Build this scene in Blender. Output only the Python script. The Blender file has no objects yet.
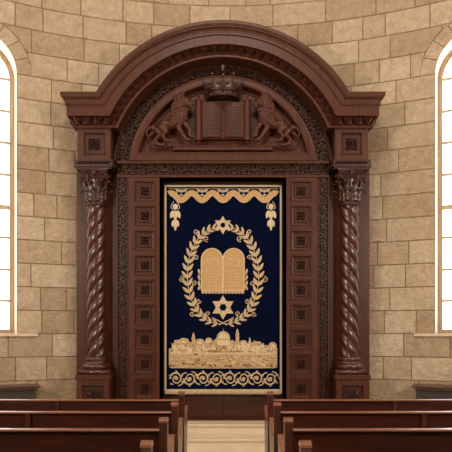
import bpy, math, random
from math import sin, cos, pi, sqrt, atan2, radians as RD
from mathutils import Vector, Matrix
random.seed(7)
S = bpy.context.scene
COL = S.collection
EYE = 1.55; F = 590.0; HY = 333.0; AX = 223.0
WR = 6.70; WC = 2.30            # apse radius and centre (y)

# ------------------------------------------------------------------ helpers
class MB:
    def __init__(s): s.v = []; s.f = []; s.m = []
    def add(s, vs, fs, mi=0):
        n = len(s.v); s.v += [tuple(v) for v in vs]
        for f in fs: s.f.append(tuple(i + n for i in f)); s.m.append(mi)
    def box(s, x0, x1, y0, y1, z0, z1, mi=0):
        x0, x1 = min(x0, x1), max(x0, x1); y0, y1 = min(y0, y1), max(y0, y1); z0, z1 = min(z0, z1), max(z0, z1)
        s.add([(x0,y0,z0),(x1,y0,z0),(x1,y1,z0),(x0,y1,z0),(x0,y0,z1),(x1,y0,z1),(x1,y1,z1),(x0,y1,z1)],
              [(0,3,2,1),(4,5,6,7),(0,1,5,4),(1,2,6,5),(2,3,7,6),(3,0,4,7)], mi)
    def taper(s, a, b, ya, yb, mi=0):      # rect a=(x0,x1,z0,z1) at ya (back) to rect b at yb (front)
        x0,x1,z0,z1 = a; X0,X1,Z0,Z1 = b
        s.add([(X0,yb,Z0),(X1,yb,Z0),(X1,yb,Z1),(X0,yb,Z1),(x0,ya,z0),(x1,ya,z0),(x1,ya,z1),(x0,ya,z1)],
              [(0,1,2,3),(1,0,4,5),(2,1,5,6),(3,2,6,7),(0,3,7,4),(7,6,5,4)], mi)
    def prism(s, poly, y0, y1, mi=0):      # poly in (x,z), ccw seen from the front (-y)
        n = len(poly)
        s.add([(x,y0,z) for x,z in poly] + [(x,y1,z) for x,z in poly],
              [tuple(range(n)), tuple(range(2*n-1, n-1, -1))] + [(i, i+n, (i+1)%n+n, (i+1)%n) for i in range(n)], mi)
    def prismx(s, poly, x0, x1, mi=0):     # poly in (y,z)
        n = len(poly)
        s.add([(x0,y,z) for y,z in poly] + [(x1,y,z) for y,z in poly],
              [tuple(range(n)), tuple(range(2*n-1, n-1, -1))] + [(i, i+n, (i+1)%n+n, (i+1)%n) for i in range(n)], mi)
    def grid(s, rows, closed=False, mi=0):
        n = len(rows[0]); vs = [p for r in rows for p in r]; fs = []
        for i in range(len(rows)-1):
            for j in range(n if closed else n-1):
                k = (j+1) % n
                fs.append((i*n+j, i*n+k, (i+1)*n+k, (i+1)*n+j))
        s.add(vs, fs, mi)
    def lathe(s, prof, cx, cy, n=32, mi=0):   # prof: (r,z)
        s.grid([[(cx+r*cos(2*pi*j/n), cy+r*sin(2*pi*j/n), z) for j in range(n)] for r, z in prof], True, mi)
    def tube(s, pts, rad, n=6, mi=0):
        P = [Vector(p) for p in pts]; rows = []
        if not hasattr(rad, '__len__'): rad = [rad]*len(P)
        up = None
        for i, p in enumerate(P):
            t = (P[min(i+1, len(P)-1)] - P[max(i-1, 0)])
            if t.length < 1e-9: t = Vector((1,0,0))
            t.normalize()
            if up is None:
                up = Vector((0,1,0)) if abs(t.y) < .9 else Vector((1,0,0))
            a = (up - t*up.dot(t))
            if a.length < 1e-6: a = t.orthogonal()
            a.normalize(); up = a; b = t.cross(a)
            rows.append([p + (a*cos(2*pi*j/n) + b*sin(2*pi*j/n))*rad[i] for j in range(n)])
        b0 = len(s.v); s.grid(rows, True, mi)
        m = len(rows)
        s.f.append(tuple(b0+j for j in range(n))); s.m.append(mi)
        s.f.append(tuple(b0+(m-1)*n+j for j in range(n-1, -1, -1))); s.m.append(mi)
    def blob(s, c, r, n=10, m=6, rot=0, mi=0):  # ellipsoid, rotated in xz
        if not hasattr(r, '__len__'): r = (r, r, r)
        rows = []
        for i in range(m+1):
            a = pi*i/m
            row = []
            for j in range(n):
                b = 2*pi*j/n
                x = r[0]*sin(a)*cos(b); y = r[1]*sin(a)*sin(b); z = r[2]*cos(a)
                if i in (0, m): x += 1e-5*cos(b); y += 1e-5*sin(b)
                row.append((c[0] + x*cos(rot) - z*sin(rot), c[1] + y, c[2] + x*sin(rot) + z*cos(rot)))
            rows.append(row)
        s.grid(rows, True, mi)
    # ---- relief carving in a mapped (s,t,h) strip
    def leaf(s, mp, cs, ct, ang, L, W, H, mi=0):
        ring = []; N = 10
        for i in range(N):
            a = 2*pi*i/N
            u = L*.5*cos(a); v = W*.5*sin(a)*(1 - .35*cos(a))*(abs(sin(a))**.25 if i % 5 else 0)
            ring.append((cs + u*cos(ang) - v*sin(ang), ct + u*sin(ang) + v*cos(ang)))
        top = [(cs + k*L*cos(ang), ct + k*L*sin(ang)) for k in (-.22, .0, .22)]
        vs = [mp(a, b, 0) for a, b in ring] + [mp(a, b, H) for a, b in top]
        fs = []
        c = lambda i: 12 if i in (9, 0, 1) else (11 if i in (2, 8) else (11 if i in (3, 7) else 10))
        for i in range(N):
            j = (i+1) % N; a, b = c(i), c(j)
            if a == b: fs.append((i, j, a))
            else: fs.append((i, j, b, a))
        s.add(vs, fs, mi)
    def mtube(s, mp, pts, rad, h=0, n=6, mi=0):
        s.tube([mp(a, b, h) for a, b in pts], rad, n, mi)
    def rinceau(s, mp, L, hw, P, rt, H, mi=0, leaves=True, ph=0):
        k = max(1, round(L/P*2)); P = 2*L/k; n = k*10
        s.mtube(mp, [(L*i/n, .62*hw*cos(pi*i/10.0 + ph)) for i in range(n+1)], rt, H*.3, 5, mi)
        for q in range(k):
            sc = (q+.5)*L/k; sg = 1 if q % 2 == 0 else -1
            r0 = min(hw*.66, P*.24); pts = []
            for i in range(22):
                a = i/21*2.9*pi; r = r0*(1 - i/21*.82)
                pts.append((sc + r*cos(a)*1.0, sg*(-.06*hw + r*sin(a))))
            s.mtube(mp, pts, [rt*(1 - .5*i/21) for i in range(22)], H*.45, 5, mi)
            s.leaf(mp, sc, 0, .6, hw*.42, hw*.36, H*1.1, mi)
            if leaves:
                for a in range(5):
                    an = 2*pi*a/5 + q
                    s.leaf(mp, sc + r0*1.16*cos(an), sg*r0*1.16*sin(an)*.95, an + .9, hw*.62, hw*.3, H*.8, mi)
                for tt in (-.72, .72):
                    s.leaf(mp, q*L/k + hw*.1, tt*hw, .5*tt + (pi/2 if tt > 0 else -pi/2)*.5, hw*.6, hw*.36, H*.8, mi)
    def rosette(s, mp, R, H, mi=0):
        for i in range(8):
            a = i*pi/4
            if i % 2: s.leaf(mp, .68*R*cos(a)*1.25, .68*R*sin(a)*1.25, a, R*.95, R*.5, H*.8, mi)
            else: s.leaf(mp, .5*R*cos(a), .5*R*sin(a), a, R*.85, R*.46, H, mi)
            a += pi/8
            s.leaf(mp, .8*R*cos(a)*1.05, .8*R*sin(a)*1.05, a + .5, R*.5, R*.24, H*.7, mi)
        s.leaf(mp, 0, 0, 0, R*.45, R*.45, H*1.7, mi)
        s.leaf(mp, 0, 0, pi/2, R*.45, R*.45, H*1.7, mi)

def build(name, mb, mats, parent=None, bevel=0, smooth=False, base=None, segs=2):
    me = bpy.data.meshes.new(name)
    off = base if base is not None else (parent['_b'] if parent is not None and '_b' in parent else (0,0,0))
    ox, oy, oz = off
    me.from_pydata([(x-ox, y-oy, z-oz) for x, y, z in mb.v], [], mb.f)
    if not isinstance(mats, (list, tuple)): mats = [mats]
    for m in mats: me.materials.append(m)
    if any(mb.m): me.polygons.foreach_set('material_index', mb.m)
    me.validate(); me.update()
    import bmesh
    b = bmesh.new(); b.from_mesh(me); bmesh.ops.recalc_face_normals(b, faces=b.faces); b.to_mesh(me); b.free()
    if smooth: me.polygons.foreach_set('use_smooth', [True]*len(me.polygons))
    o = bpy.data.objects.new(name, me); COL.objects.link(o)
    if bevel:
        md = o.modifiers.new('bevel', 'BEVEL'); md.width = bevel; md.segments = segs; md.limit_method = 'ANGLE'; md.angle_limit = RD(35)
    if parent is not None:
        o.parent = parent
        if '_b' in parent: o['_b'] = tuple(parent['_b'])
    elif base is not None:
        o.location = base
    return o
def empty(name, loc, label, cat, group=None):
    o = bpy.data.objects.new(name, None); COL.objects.link(o); o.location = loc
    o['label'] = label; o['category'] = cat; o['_b'] = tuple(loc)
    if group: o['group'] = group
    return o
def struct(o): o['kind'] = 'structure'; return o
def PX(px, y): return (px - AX)*y/F
def PZ(py, y): return EYE + (HY - py)*y/F
def wall_y(x, off=0): return WC + sqrt(max(0.01, (WR-off)**2 - x*x))

# ------------------------------------------------------------------ materials
def mat(name, col, rough=.5, coat=0, spec=.5, metal=0):
    m = bpy.data.materials.new(name); m.use_nodes = True
    b = m.node_tree.nodes['Principled BSDF']
    b.inputs['Base Color'].default_value = (*col, 1); b.inputs['Roughness'].default_value = rough
    b.inputs['Metallic'].default_value = metal
    b.inputs['Coat Weight'].default_value = coat; b.inputs['Coat Roughness'].default_value = .2
    b.inputs['Specular IOR Level'].default_value = spec
    return m
def N(m, t, **kw):
    n = m.node_tree.nodes.new(t)
    for k, v in kw.items():
        if k in n.inputs.keys(): n.inputs[k].default_value = v
        else: setattr(n, k, v)
    return n
def wood(name, dark, light, rough=.38, coat=.25, axis=2, scale=1.0, bump=.15):
    m = mat(name, light, rough, coat); nt = m.node_tree; L = nt.links.new; b = nt.nodes['Principled BSDF']
    tc = N(m, 'ShaderNodeTexCoord'); mp = N(m, 'ShaderNodeMapping')
    sc = [14*scale]*3; sc[axis] = .9*scale; mp.inputs['Scale'].default_value = sc
    L(tc.outputs['Object'], mp.inputs['Vector'])
    n1 = N(m, 'ShaderNodeTexNoise', Scale=1.6, Detail=6, Roughness=.62); L(mp.outputs['Vector'], n1.inputs['Vector'])
    n2 = N(m, 'ShaderNodeTexNoise', Scale=7.0, Detail=3, Roughness=.7); L(mp.outputs['Vector'], n2.inputs['Vector'])
    mx = N(m, 'ShaderNodeMath', operation='MULTIPLY_ADD'); L(n1.outputs['Fac'], mx.inputs[0]); mx.inputs[1].default_value = .75
    m2 = N(m, 'ShaderNodeMath', operation='MULTIPLY'); L(n2.outputs['Fac'], m2.inputs[0]); m2.inputs[1].default_value = .25; L(m2.outputs[0], mx.inputs[2])
    cr = N(m, 'ShaderNodeValToRGB'); e = cr.color_ramp.elements
    e[0].position = .36; e[0].color = (*dark, 1); e[1].position = .66; e[1].color = (*light, 1)
    L(mx.outputs[0], cr.inputs[0]); L(cr.outputs[0], b.inputs['Base Color'])
    bp = N(m, 'ShaderNodeBump', Strength=bump, Distance=.002); L(mx.outputs[0], bp.inputs['Height']); L(bp.outputs[0], b.inputs['Normal'])
    return m
W_ARK  = wood('walnut', (.050,.0138,.0066), (.104,.0295,.0140), rough=.45, coat=.03)
W_ARK.node_tree.nodes['Principled BSDF'].inputs['Specular IOR Level'].default_value = .32
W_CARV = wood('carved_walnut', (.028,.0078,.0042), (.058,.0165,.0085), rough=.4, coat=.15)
W_COL  = wood('column_walnut', (.046,.0125,.007), (.085,.024,.013), rough=.28, coat=.55)
W_CAP  = wood('capital_walnut', (.036,.0105,.006), (.070,.020,.011), rough=.42, coat=.25)
W_PEW  = wood('pew_mahogany', (.030,.0072,.0038), (.080,.0195,.009), axis=0, rough=.36, coat=.3)
W_RAIL = wood('pew_rail', (.15,.054,.028), (.25,.098,.054), axis=0, rough=.3, coat=.5)
W_CAB  = wood('cabinet_brown', (.07,.032,.02), (.13,.06,.038), axis=0, rough=.45)
M_CAB  = mat('dark_cabinet_body', (.035,.028,.026), .5)
M_GRIL = mat('dark_grille', (.02,.017,.016), .45, metal=.3)
M_FRAME= wood('window_oak', (.36,.24,.13), (.50,.36,.21), rough=.5, coat=.1)
M_LEDGE = mat('window_ledge_stone', (.70,.57,.42), .75)
M_SILL = mat('pale_stone', (.80,.72,.60), .7)
def stone_wall():
    m = mat('limestone_blocks', (.5,.4,.28), .9, spec=.25); nt = m.node_tree; L = nt.links.new; b = nt.nodes['Principled BSDF']
    at = N(m, 'ShaderNodeAttribute', attribute_name='tone'); tc = N(m, 'ShaderNodeTexCoord')
    cr = N(m, 'ShaderNodeValToRGB'); e = cr.color_ramp.elements
    e[0].position = 0; e[0].color = (.53,.41,.285,1); e[1].position = 1; e[1].color = (.76,.64,.49,1)
    e2 = e.new(.5); e2.color = (.655,.53,.39,1)
    L(at.outputs['Fac'], cr.inputs[0])
    n1 = N(m, 'ShaderNodeTexNoise', Scale=9, Detail=9, Roughness=.74, Distortion=.5); L(tc.outputs['Object'], n1.inputs['Vector'])
    r1 = N(m, 'ShaderNodeValToRGB'); r1.color_ramp.elements[0].position = .3; r1.color_ramp.elements[0].color = (.70,.61,.51,1)
    r1.color_ramp.elements[1].position = .7; r1.color_ramp.elements[1].color = (1.12,1.12,1.12,1); L(n1.outputs['Fac'], r1.inputs[0])
    mx = N(m, 'ShaderNodeMix', data_type='RGBA', blend_type='MULTIPLY'); mx.inputs[0].default_value = .8
    L(cr.outputs[0], mx.inputs[6]); L(r1.outputs[0], mx.inputs[7]); L(mx.outputs[2], b.inputs['Base Color'])
    n2 = N(m, 'ShaderNodeTexNoise', Scale=13, Detail=8, Roughness=.72, Distortion=.8); L(tc.outputs['Object'], n2.inputs['Vector'])
    vo = N(m, 'ShaderNodeTexNoise', Scale=46, Detail=3, Roughness=.6); L(tc.outputs['Object'], vo.inputs['Vector'])
    am = N(m, 'ShaderNodeMath', operation='MULTIPLY_ADD'); L(vo.outputs['Fac'], am.inputs[0]); am.inputs[1].default_value = .22; L(n2.outputs['Fac'], am.inputs[2])
    bp = N(m, 'ShaderNodeBump', Strength=.9, Distance=.06); L(am.outputs[0], bp.inputs['Height']); L(bp.outputs[0], b.inputs['Normal'])
    return m
M_STONE = stone_wall()
M_MORT = mat('mortar', (.30,.205,.115), .95, spec=.1)
def paving():
    m = mat('pale_limestone', (.6,.5,.37), .5, spec=.4); nt = m.node_tree; L = nt.links.new; b = nt.nodes['Principled BSDF']
    tc = N(m, 'ShaderNodeTexCoord'); n = N(m, 'ShaderNodeTexNoise', Scale=4, Detail=8, Roughness=.7); L(tc.outputs['Object'], n.inputs['Vector'])
    cr = N(m, 'ShaderNodeValToRGB'); e = cr.color_ramp.elements; e[0].position = .3; e[0].color = (.60,.49,.34,1); e[1].position = .7; e[1].color = (.74,.63,.47,1)
    L(n.outputs['Fac'], cr.inputs[0]); L(cr.outputs[0], b.inputs['Base Color'])
    return m
M_PAVE = paving()
def cloth(name, c0, c1, sheen=0, rough=.9):
    m = mat(name, c0, rough, spec=.2); nt = m.node_tree; L = nt.links.new; b = nt.nodes['Principled BSDF']
    if sheen < 0: b.inputs['Specular IOR Level'].default_value = .04; sheen = 0
    b.inputs['Sheen Weight'].default_value = sheen; b.inputs['Sheen Roughness'].default_value = .35
    tc = N(m, 'ShaderNodeTexCoord'); n = N(m, 'ShaderNodeTexNoise', Scale=60, Detail=4, Roughness=.7); L(tc.outputs['Object'], n.inputs['Vector'])
    cr = N(m, 'ShaderNodeValToRGB'); e = cr.color_ramp.elements; e[0].position = .35; e[0].color = (*c0,1); e[1].position = .65; e[1].color = (*c1,1)
    L(n.outputs['Fac'], cr.inputs[0]); L(cr.outputs[0], b.inputs['Base Color'])
    bp = N(m, 'ShaderNodeBump', Strength=.4, Distance=.004); L(n.outputs['Fac'], bp.inputs['Height']); L(bp.outputs[0], b.inputs['Normal'])
    return m
M_VELV = cloth('navy_velvet', (.0014,.003,.015), (.0028,.0055,.026), -1)
M_GOLD = cloth('gold_thread', (.47,.345,.20), (.71,.56,.37), rough=.55)
M_GOLDL= cloth('pale_gold_thread', (.60,.47,.30), (.76,.62,.42), rough=.5)
M_GOLDT= cloth('amber_gold_cloth', (.46,.29,.12), (.60,.39,.18), rough=.55)
M_GOLDM= cloth('bronze_gold_thread', (.40,.265,.13), (.62,.44,.24), rough=.6)
M_GOLDD= cloth('dark_gold_thread', (.16,.10,.045), (.26,.16,.075), rough=.6)
def glass():
    m = bpy.data.materials.new('window_glass'); m.use_nodes = True; nt = m.node_tree; nt.nodes.clear(); L = nt.links.new
    o = nt.nodes.new('ShaderNodeOutputMaterial'); t = nt.nodes.new('ShaderNodeBsdfTransparent'); g = nt.nodes.new('ShaderNodeBsdfGlossy')
    g.inputs['Roughness'].default_value = .05; x = nt.nodes.new('ShaderNodeMixShader'); x.inputs[0].default_value = .06
    L(t.outputs[0], x.inputs[1]); L(g.outputs[0], x.inputs[2]); L(x.outputs[0], o.inputs[0]); return m
M_GLASS = glass()

# ------------------------------------------------------------------ apse wall of stone blocks
CH = .3333; Z0W = 1.54 - 5*CH; ZTOP = Z0W + 27*CH
WS = 3.59; WHW = .535; VR = .74; WZB = 1.545; WZS = Z0W + 16*CH     # window centre (arc length), half width, voussoir radius, bottom, spring
def wp(s, z, dr=0):     # point on the wall; dr > 0 is behind the face
    a = s/WR; r = WR + dr
    return (r*sin(a), WC + r*cos(a), z)
def strip(mb, tones, s0, s1, z0, z1, dr, tone, bev=0, mi=0, stepf=.1):
    # a block between s0..s1, z0..z1 minus the window and its arch ring; columns are monotone
    def lo(s):
        d = abs(abs(s) - WS)
        v = z0
        if d < VR and z1 > WZS:
            v = max(v, WZS + sqrt(max(0, VR**2 - d*d)) + (.006 if bev else 0))
        return v
    if z1 > WZB and z0 < WZS:          # beside the opening
        for c in (-WS, WS):
            a, b = c - WHW, c + WHW
            if s0 >= a - 1e-6 and s1 <= b + 1e-6: return
            if s0 < a < s1: s1 = a
            elif s0 < b < s1: s0 = b
    if s1 - s0 < .02: return
    # split points
    n = max(2, int((s1-s0)/stepf) + 1); ss = [s0 + (s1-s0)*i/n for i in range(n+1)]
    for c in (-WS, WS):
        for k in range(-12, 13):
            t = c + VR*sin(k*pi/24)
            if s0 < t < s1: ss.append(t)
    ss = sorted(ss); cols = []
    for s in ss:
        l = lo(s)
        if l < z1 - .004: cols.append((s, l))
    if len(cols) < 2: return
    a = cols[0][0]; b = cols[-1][0]
    fr = []; bk = []
    for s, l in cols:
        q = min(max(s, a+bev), b-bev)
        fr.append([wp(q, l+bev, dr), wp(q, z1-bev, dr)]); bk.append([wp(s, l, dr + .02), wp(s, z1, dr+.02)])
    nv0 = len(mb.f)
    mb.grid(fr, False, mi)
    if bev:
        m = len(cols)
        mb.grid([[fr[i][0] for i in range(m)], [bk[i][0] for i in range(m)]], False, mi)
        mb.grid([[fr[i][1] for i in range(m)], [bk[i][1] for i in range(m)]], False, mi)
        mb.grid([fr[0], bk[0]], False, mi); mb.grid([fr[-1], bk[-1]], False, mi)
    tones += [tone]*(len(mb.f) - nv0)
mb = MB(); tones = []
SMAX = 6.6
for k in range(27):
    z0 = Z0W + k*CH; z1 = z0 + CH
    # splits near the window jambs and arch so that courses break like masonry
    s = -SMAX - random.random()*.5
    while s < SMAX:
        w = random.choice((.36, .46, .54, .60, .68, .76)) + random.uniform(-.04, .04)
        e = s + w
        for c in (-WS - WHW, -WS + WHW, WS - WHW, WS + WHW):
            if WZB - .01 < z0 < WZS and s < c - .12 and abs(e - c) < .16: e = c
        strip(mb, tones, s + .004, e - .004, z0 + .004, z1 - .004, 0, random.random(), .005, 0)
        s = e
    for q0, q1 in ((-SMAX, -WS-WHW), (-WS-WHW, -WS+WHW), (-WS+WHW, WS-WHW), (WS-WHW, WS+WHW), (WS+WHW, SMAX)):
        strip(mb, tones, q0, q1, z0, z1, .014, 0, 0, 1)
# window arch rings
for c in (-WS, WS):
    nb = 9
    for q in range(nb):
        a0 = pi*q/nb + .010; a1 = pi*(q+1)/nb - .010; t = random.uniform(.3, .8)
        n0 = len(mb.f); rows = []; rb = []
        for i in range(9):
            a = a0 + (a1-a0)*i/8
            rows.append([wp(c + r*cos(a), WZS + r*sin(a), 0) for r in (WHW + .001, (WHW+VR)/2, VR - .006)])
            rb.append([wp(c + r*cos(a), WZS + r*sin(a), .02) for r in (WHW, VR)])
        mb.grid(rows, False, 0); mb.grid([[r[2] for r in rows], [r[1] for r in rb]]); mb.grid([rows[0], [rb[0][0], wp(c + .6*cos(a0), WZS+.6*sin(a0), .02), rb[0][1]]]); mb.grid([rows[-1], [rb[-1][0], wp(c + .6*cos(a1), WZS+.6*sin(a1), .02), rb[-1][1]]])
        tones += [t]*(len(mb.f) - n0)
    n0 = len(mb.f)
    mb.grid([[wp(c + r*cos(pi*i/40), WZS + r*sin(pi*i/40), .014) for r in (WHW, .64, VR+.05)] for i in range(41)], False, 1)
    tones += [0]*(len(mb.f)-n0)
wall = build('wall_apse', mb, [M_STONE, M_MORT])
wall.name = 'wall_back'; struct(wall)
at = wall.data.attributes.new('tone', 'FLOAT', 'FACE')
at.data.foreach_set('value', tones[:len(wall.data.polygons)] if len(tones) >= len(wall.data.polygons) else tones + [0.5]*(len(wall.data.polygons)-len(tones)))

mb = MB(); t = .3
xe, ye = 5.57, 6.02
for sg, nm in ((-1, 'wall_left'), (1, 'wall_right')):
    m = MB(); m.box(sg*xe, sg*(xe+t), -4.5, ye+.35, -.12, ZTOP); struct(build(nm, m, M_STONE))
m = MB(); m.box(-xe-t, xe+t, -4.8, -4.5, -.12, ZTOP); struct(build('wall_front', m, M_STONE))
m = MB(); m.box(-7.5, 7.5, -4.8, 9.6, ZTOP, ZTOP+.2); struct(build('ceiling', m, mat('ceiling_plaster', (.6,.5,.38), .9)))

# windows
def opening(c, d, hw, zb, zs, n=24):   # outline points of an arched opening inset by d
    r = hw - d
    pts = [(c - r, zb + d)]
    pts += [(c - r*cos(pi*i/n), zs + r*sin(pi*i/n)) for i in range(n+1)]
    pts += [(c + r, zb + d)]
    return pts
def wbar(mb, s0, s1, z0, z1, d0, d1, n=6):
    rows = []
    for i in range(n+1):
        s = s0 + (s1-s0)*i/n
        rows.append([wp(s, z0, d0), wp(s, z1, d0), wp(s, z1, d1), wp(s, z0, d1)])
    b0 = len(mb.v); mb.grid(rows, True)
    mb.f.append((b0, b0+1, b0+2, b0+3)); mb.m.append(0); k = b0 + 4*n; mb.f.append((k+3, k+2, k+1, k)); mb.m.append(0)
for wi, sg in ((1, -1), (2, 1)):
    c = sg*WS
    mb = MB()                                  # stone reveal
    o0 = opening(c, 0, WHW, WZB, WZS)
    def dens(o):
        out = []
        for (a, b), (a2, b2) in zip(o, o[1:]):
            out.append((a, b))
        out.append(o[-1]); return out
    mb.grid([[wp(s, z, 0) for s, z in o0], [wp(s, z, .36) for s, z in o0]])
    mb.grid([[wp(o0[0][0] + (o0[-1][0]-o0[0][0])*i/8, WZB, d) for i in range(9)] for d in (0, .36)])
    win = build('window_%d' % wi, mb, M_SILL); struct(win)
    mb = MB()                                  # timber frame
    for (d0, d1, r0, r1) in ((0, .045, .27, .34), (.045, .06, .29, .33)):
        a = opening(c, d0, WHW, WZB, WZS); b = opening(c, d1, WHW, WZB, WZS)
        for q in ((a, r0, b, r0), (b, r0, b, r1)):
            mb.grid([[wp(s, z, q[1]) for s, z in q[0]], [wp(s, z, q[3]) for s, z in q[2]]])
    wbar(mb, c - WHW, c + WHW, WZB, WZB + .06, .26, .34)
    zz = WZB; step = .4705
    tops = [2.0150+.0, 2.4655, 2.93, 3.365, 3.84, 4.30, 4.755, 5.22]
    for i, z in enumerate(tops):
        h = .032 if i == 3 else .017
        wbar(mb, c - WHW + .04, c + WHW - .04, z - h, z + h, .275 if i == 3 else .29, .33)
    for q in (-.18, .18):
        wbar(mb, c + q - .012, c + q + .012, WZB + .05, WZS + sqrt(.49**2 - q*q), .29, .33, 1)
    wf = build('window_frame', mb, M_FRAME, win)
    mb = MB()
    g = opening(c, .03, WHW, WZB, WZS, 16)
    m = len(g)//2
    rows = [[wp(a[0], a[1], .31), wp(c, a[1], .31), wp(b[0], b[1], .31)] for a, b in zip(g[:m], g[::-1][:m])]
    mb.grid(rows)
    build('window_pane', mb, M_GLASS, wf)
    mb = MB()
    wbar(mb, c - WHW - .29, c + WHW + .29, WZB - .045, WZB - .001, -.035, .02, 14)
    wbar(mb, c - WHW - .001, c + WHW + .001, WZB - .045, WZB, .02, .36, 8)
    build('window_sill', mb, M_LEDGE, win, bevel=.008)

# floor and steps
mb = MB(); mb.box(-6.8, 6.8, -3.5, 9.2, -.12, 0); struct(build('floor', mb, M_PAVE))
def platform(y0, hw, z0, z1):
    m = MB(); pts = [(-hw, y0), (hw, y0)]
    for i in range(25):
        x = hw - 2*hw*i/24; pts.append((x, wall_y(x, .005)))
    n = len(pts)
    m.add([(x,y,z0) for x,y in pts] + [(x,y,z1) for x,y in pts], [tuple(range(n-1,-1,-1)), tuple(range(n,2*n))] + [(i,(i+1)%n,(i+1)%n+n,i+n) for i in range(n)])
    return m
for i, (y0, za, zb) in enumerate(((7.60, 0, .185), (7.97, .185, .32))):
    m = platform(y0, 2.34, za, zb-.032); o = platform(y0-.022, 2.34, zb-.032, zb); m.add(o.v, o.f)
    struct(build('trim_%d' % (i+1), m, M_PAVE, bevel=.005))

# ------------------------------------------------------------------ the ark
ARK = empty('torah_ark', (-.043, 8.4, .32), 'tall carved dark walnut ark with arched pediment and twisted columns against the stone wall', 'ark')
ARK['_b'] = (0.0, 8.4, .32)
FL = .32
YB = 8.39       # back board
YM = 8.27       # panel stile plane
def P(px, py, y, dy=0): return (PX(px, y), y - dy, PZ(py, y))
def rect(px0, px1, py0, py1, y): return PX(px0,y), PX(px1,y), PZ(py1,y), PZ(py0,y)
def sym(f):
    for sg in (-1, 1): f(sg)
# carcass: board behind everything with door opening
mb = MB()
xo = 1.57; ZA = PZ(170, 8.5); RA = PZ(24, 8.0) - PZ(171, 8.1)
CZ = PZ(171, 8.1)
ztop = PZ(95, 8.0)
xw = PX(161, YM)*-1
zt = PZ(177.5, YM)
def board(poly, y0):
    n = len(poly); 
    vf = [(x, y0, z) for x, z in poly]; vb = [(x, max(y0+.02, wall_y(x + (0.043 if x < 0 else -.043)) - .03), z) for x, z in poly]
    mb.add(vf + vb, [tuple(range(n))] + [(i, i+n, (i+1)%n+n, (i+1)%n) for i in range(n)])
board([(-xo, FL), (-xw, FL), (-xw, zt), (-xo, zt)], YB)
board([(xw, FL), (xo, FL), (xo, zt), (xw, zt)], YB)
arc = []
rr = PZ(24, 8.0) - CZ
aj = math.asin((ztop - CZ)/rr)
for i in range(49):
    a = aj + (pi - 2*aj)*i/48; arc.append((rr*cos(a), CZ + rr*sin(a)))
board([(-xo, zt), (xo, zt), (xo, ztop)] + arc + [(-xo, ztop)], YB)
# jambs and the box inside the opening
mb.box(-xw-.02, -xw, YM, 8.66, FL, zt); mb.box(xw, xw+.02, YM, 8.66, FL, zt); mb.box(-xw, xw, YM, 8.66, zt, zt+.03)
build('carcass', mb, W_ARK, ARK)
# doors behind the curtain
YD = 8.50
for sg in (-1, 1):
    mb = MB(); x0, x1 = (-xw, -.003) if sg < 0 else (.003, xw)
    mb.box(x0, x1, YD, YD+.05, FL + .012, zt)
    d = build('door', mb, W_PEW, ARK, bevel=.003)
mb = MB(); mb.box(-xw, xw, YM+.01, YD+.06, FL, FL+.012); build('threshold', mb, W_ARK, ARK)

# cornice
def cornice_pts():
    prof = [(57.2,128,-.43),(57.2,128,.03),(56.4,127.2,.036),(55,126,.036),(54.5,125.6,.03),(54,125,.02),(52.5,123.4,.01),(48,119,.025),(45,116.7,.06),(44.2,116,.11),(43.8,115.6,.12),
            (34.5,105.2,.12),(34.2,104.6,.138),(32.6,103.2,.138),(32.2,102.6,.130),(30.6,101.4,.132),(28.2,99.4,.142),(26.6,98,.160),(26.2,97.4,.172),(25.2,96.6,.172),(24.9,96.2,.18),(22.6,94.2,.19),(20.2,92,.19),(19.8,91.6,.186)]
    out = []
    for yt, yh, p in prof:
        Y = 8.12 - p; Yq = Y if p >= 0 else 8.09
        zt_ = PZ(yt, Yq); r = zt_ - CZ; zh = PZ(yh, Yq); out.append((r, zh, p, Y))
    r, zh, p, Y = out[-1]
    out.append((r, zh, -.30, 8.42))
    return out
CP = cornice_pts(); XE = 2.0
mb = MB(); rows = []
for k, (r, zh, p, Y) in enumerate(CP):
    a = math.asin((zh - CZ)/r); xe = XE + p if k < len(CP)-1 else XE + CP[-2][2]
    if k == 0: xe = 1.62
    xj = r*cos(a)
    back = 8.60
    row = [(-xe, back, zh), (-xe, Y, zh), (-(xe*.5+xj*.5), Y, zh)]
    for i in range(73):
        t = pi - a - (pi - 2*a)*i/72
        row.append((r*cos(t), Y, CZ + r*sin(t)))
    row += [((xe*.5+xj*.5), Y, zh), (xe, Y, zh), (xe, back, zh)]
    rows.append(row)
# follow the wall at the back of the top surface
last = [(x, max(8.5, wall_y(x + (0.043 if x < 0 else -.043)) - .03), z) for x, y, z in rows[-1]]
rows.append(last)
mb.grid(rows)
cor = build('cornice', mb, W_ARK, ARK)
# leaf moulding in the cornice cove
mb = MB()
def acanth(mp, s, w, h, H):
    mb.leaf(mp, s, 0, pi/2, h*1.0, w*.50, H*1.5)
    for q in (-1, 1):
        mb.leaf(mp, s + q*w*.20, h*.10, pi/2 - q*.25, h*.85, w*.36, H*1.15)
        mb.leaf(mp, s + q*w*.30, h*.22, pi/2 - q*.5, h*.5, w*.30, H)
rl0 = PZ(53.6, 8.08) - CZ; rl1 = PZ(44, 8.02) - CZ
zl0 = PZ(125, 8.08); zl1 = PZ(116, 8.02)
def arch_map(s, t, h):   # s: angle from crown * rl ; t in -1..1 over the band (downwards negative)
    r = rl0 + (rl1-rl0)*(t*.5+.5); y = 8.065 - (t*.5+.5)*.05
    return ((r)*sin(s), y - h, CZ + r*cos(s))
am = math.acos((zl0 - CZ)/rl0)
nl = 31; da = 2*am/nl
def amap(s, t, h): return arch_map(s/1.45, t/.065, h)
for i in range(nl):
    a = -am + (i+.5)*da
    acanth(amap, a*1.45, da*1.45*.86, .115, .05)
xa = rl0*sin(am)
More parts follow.
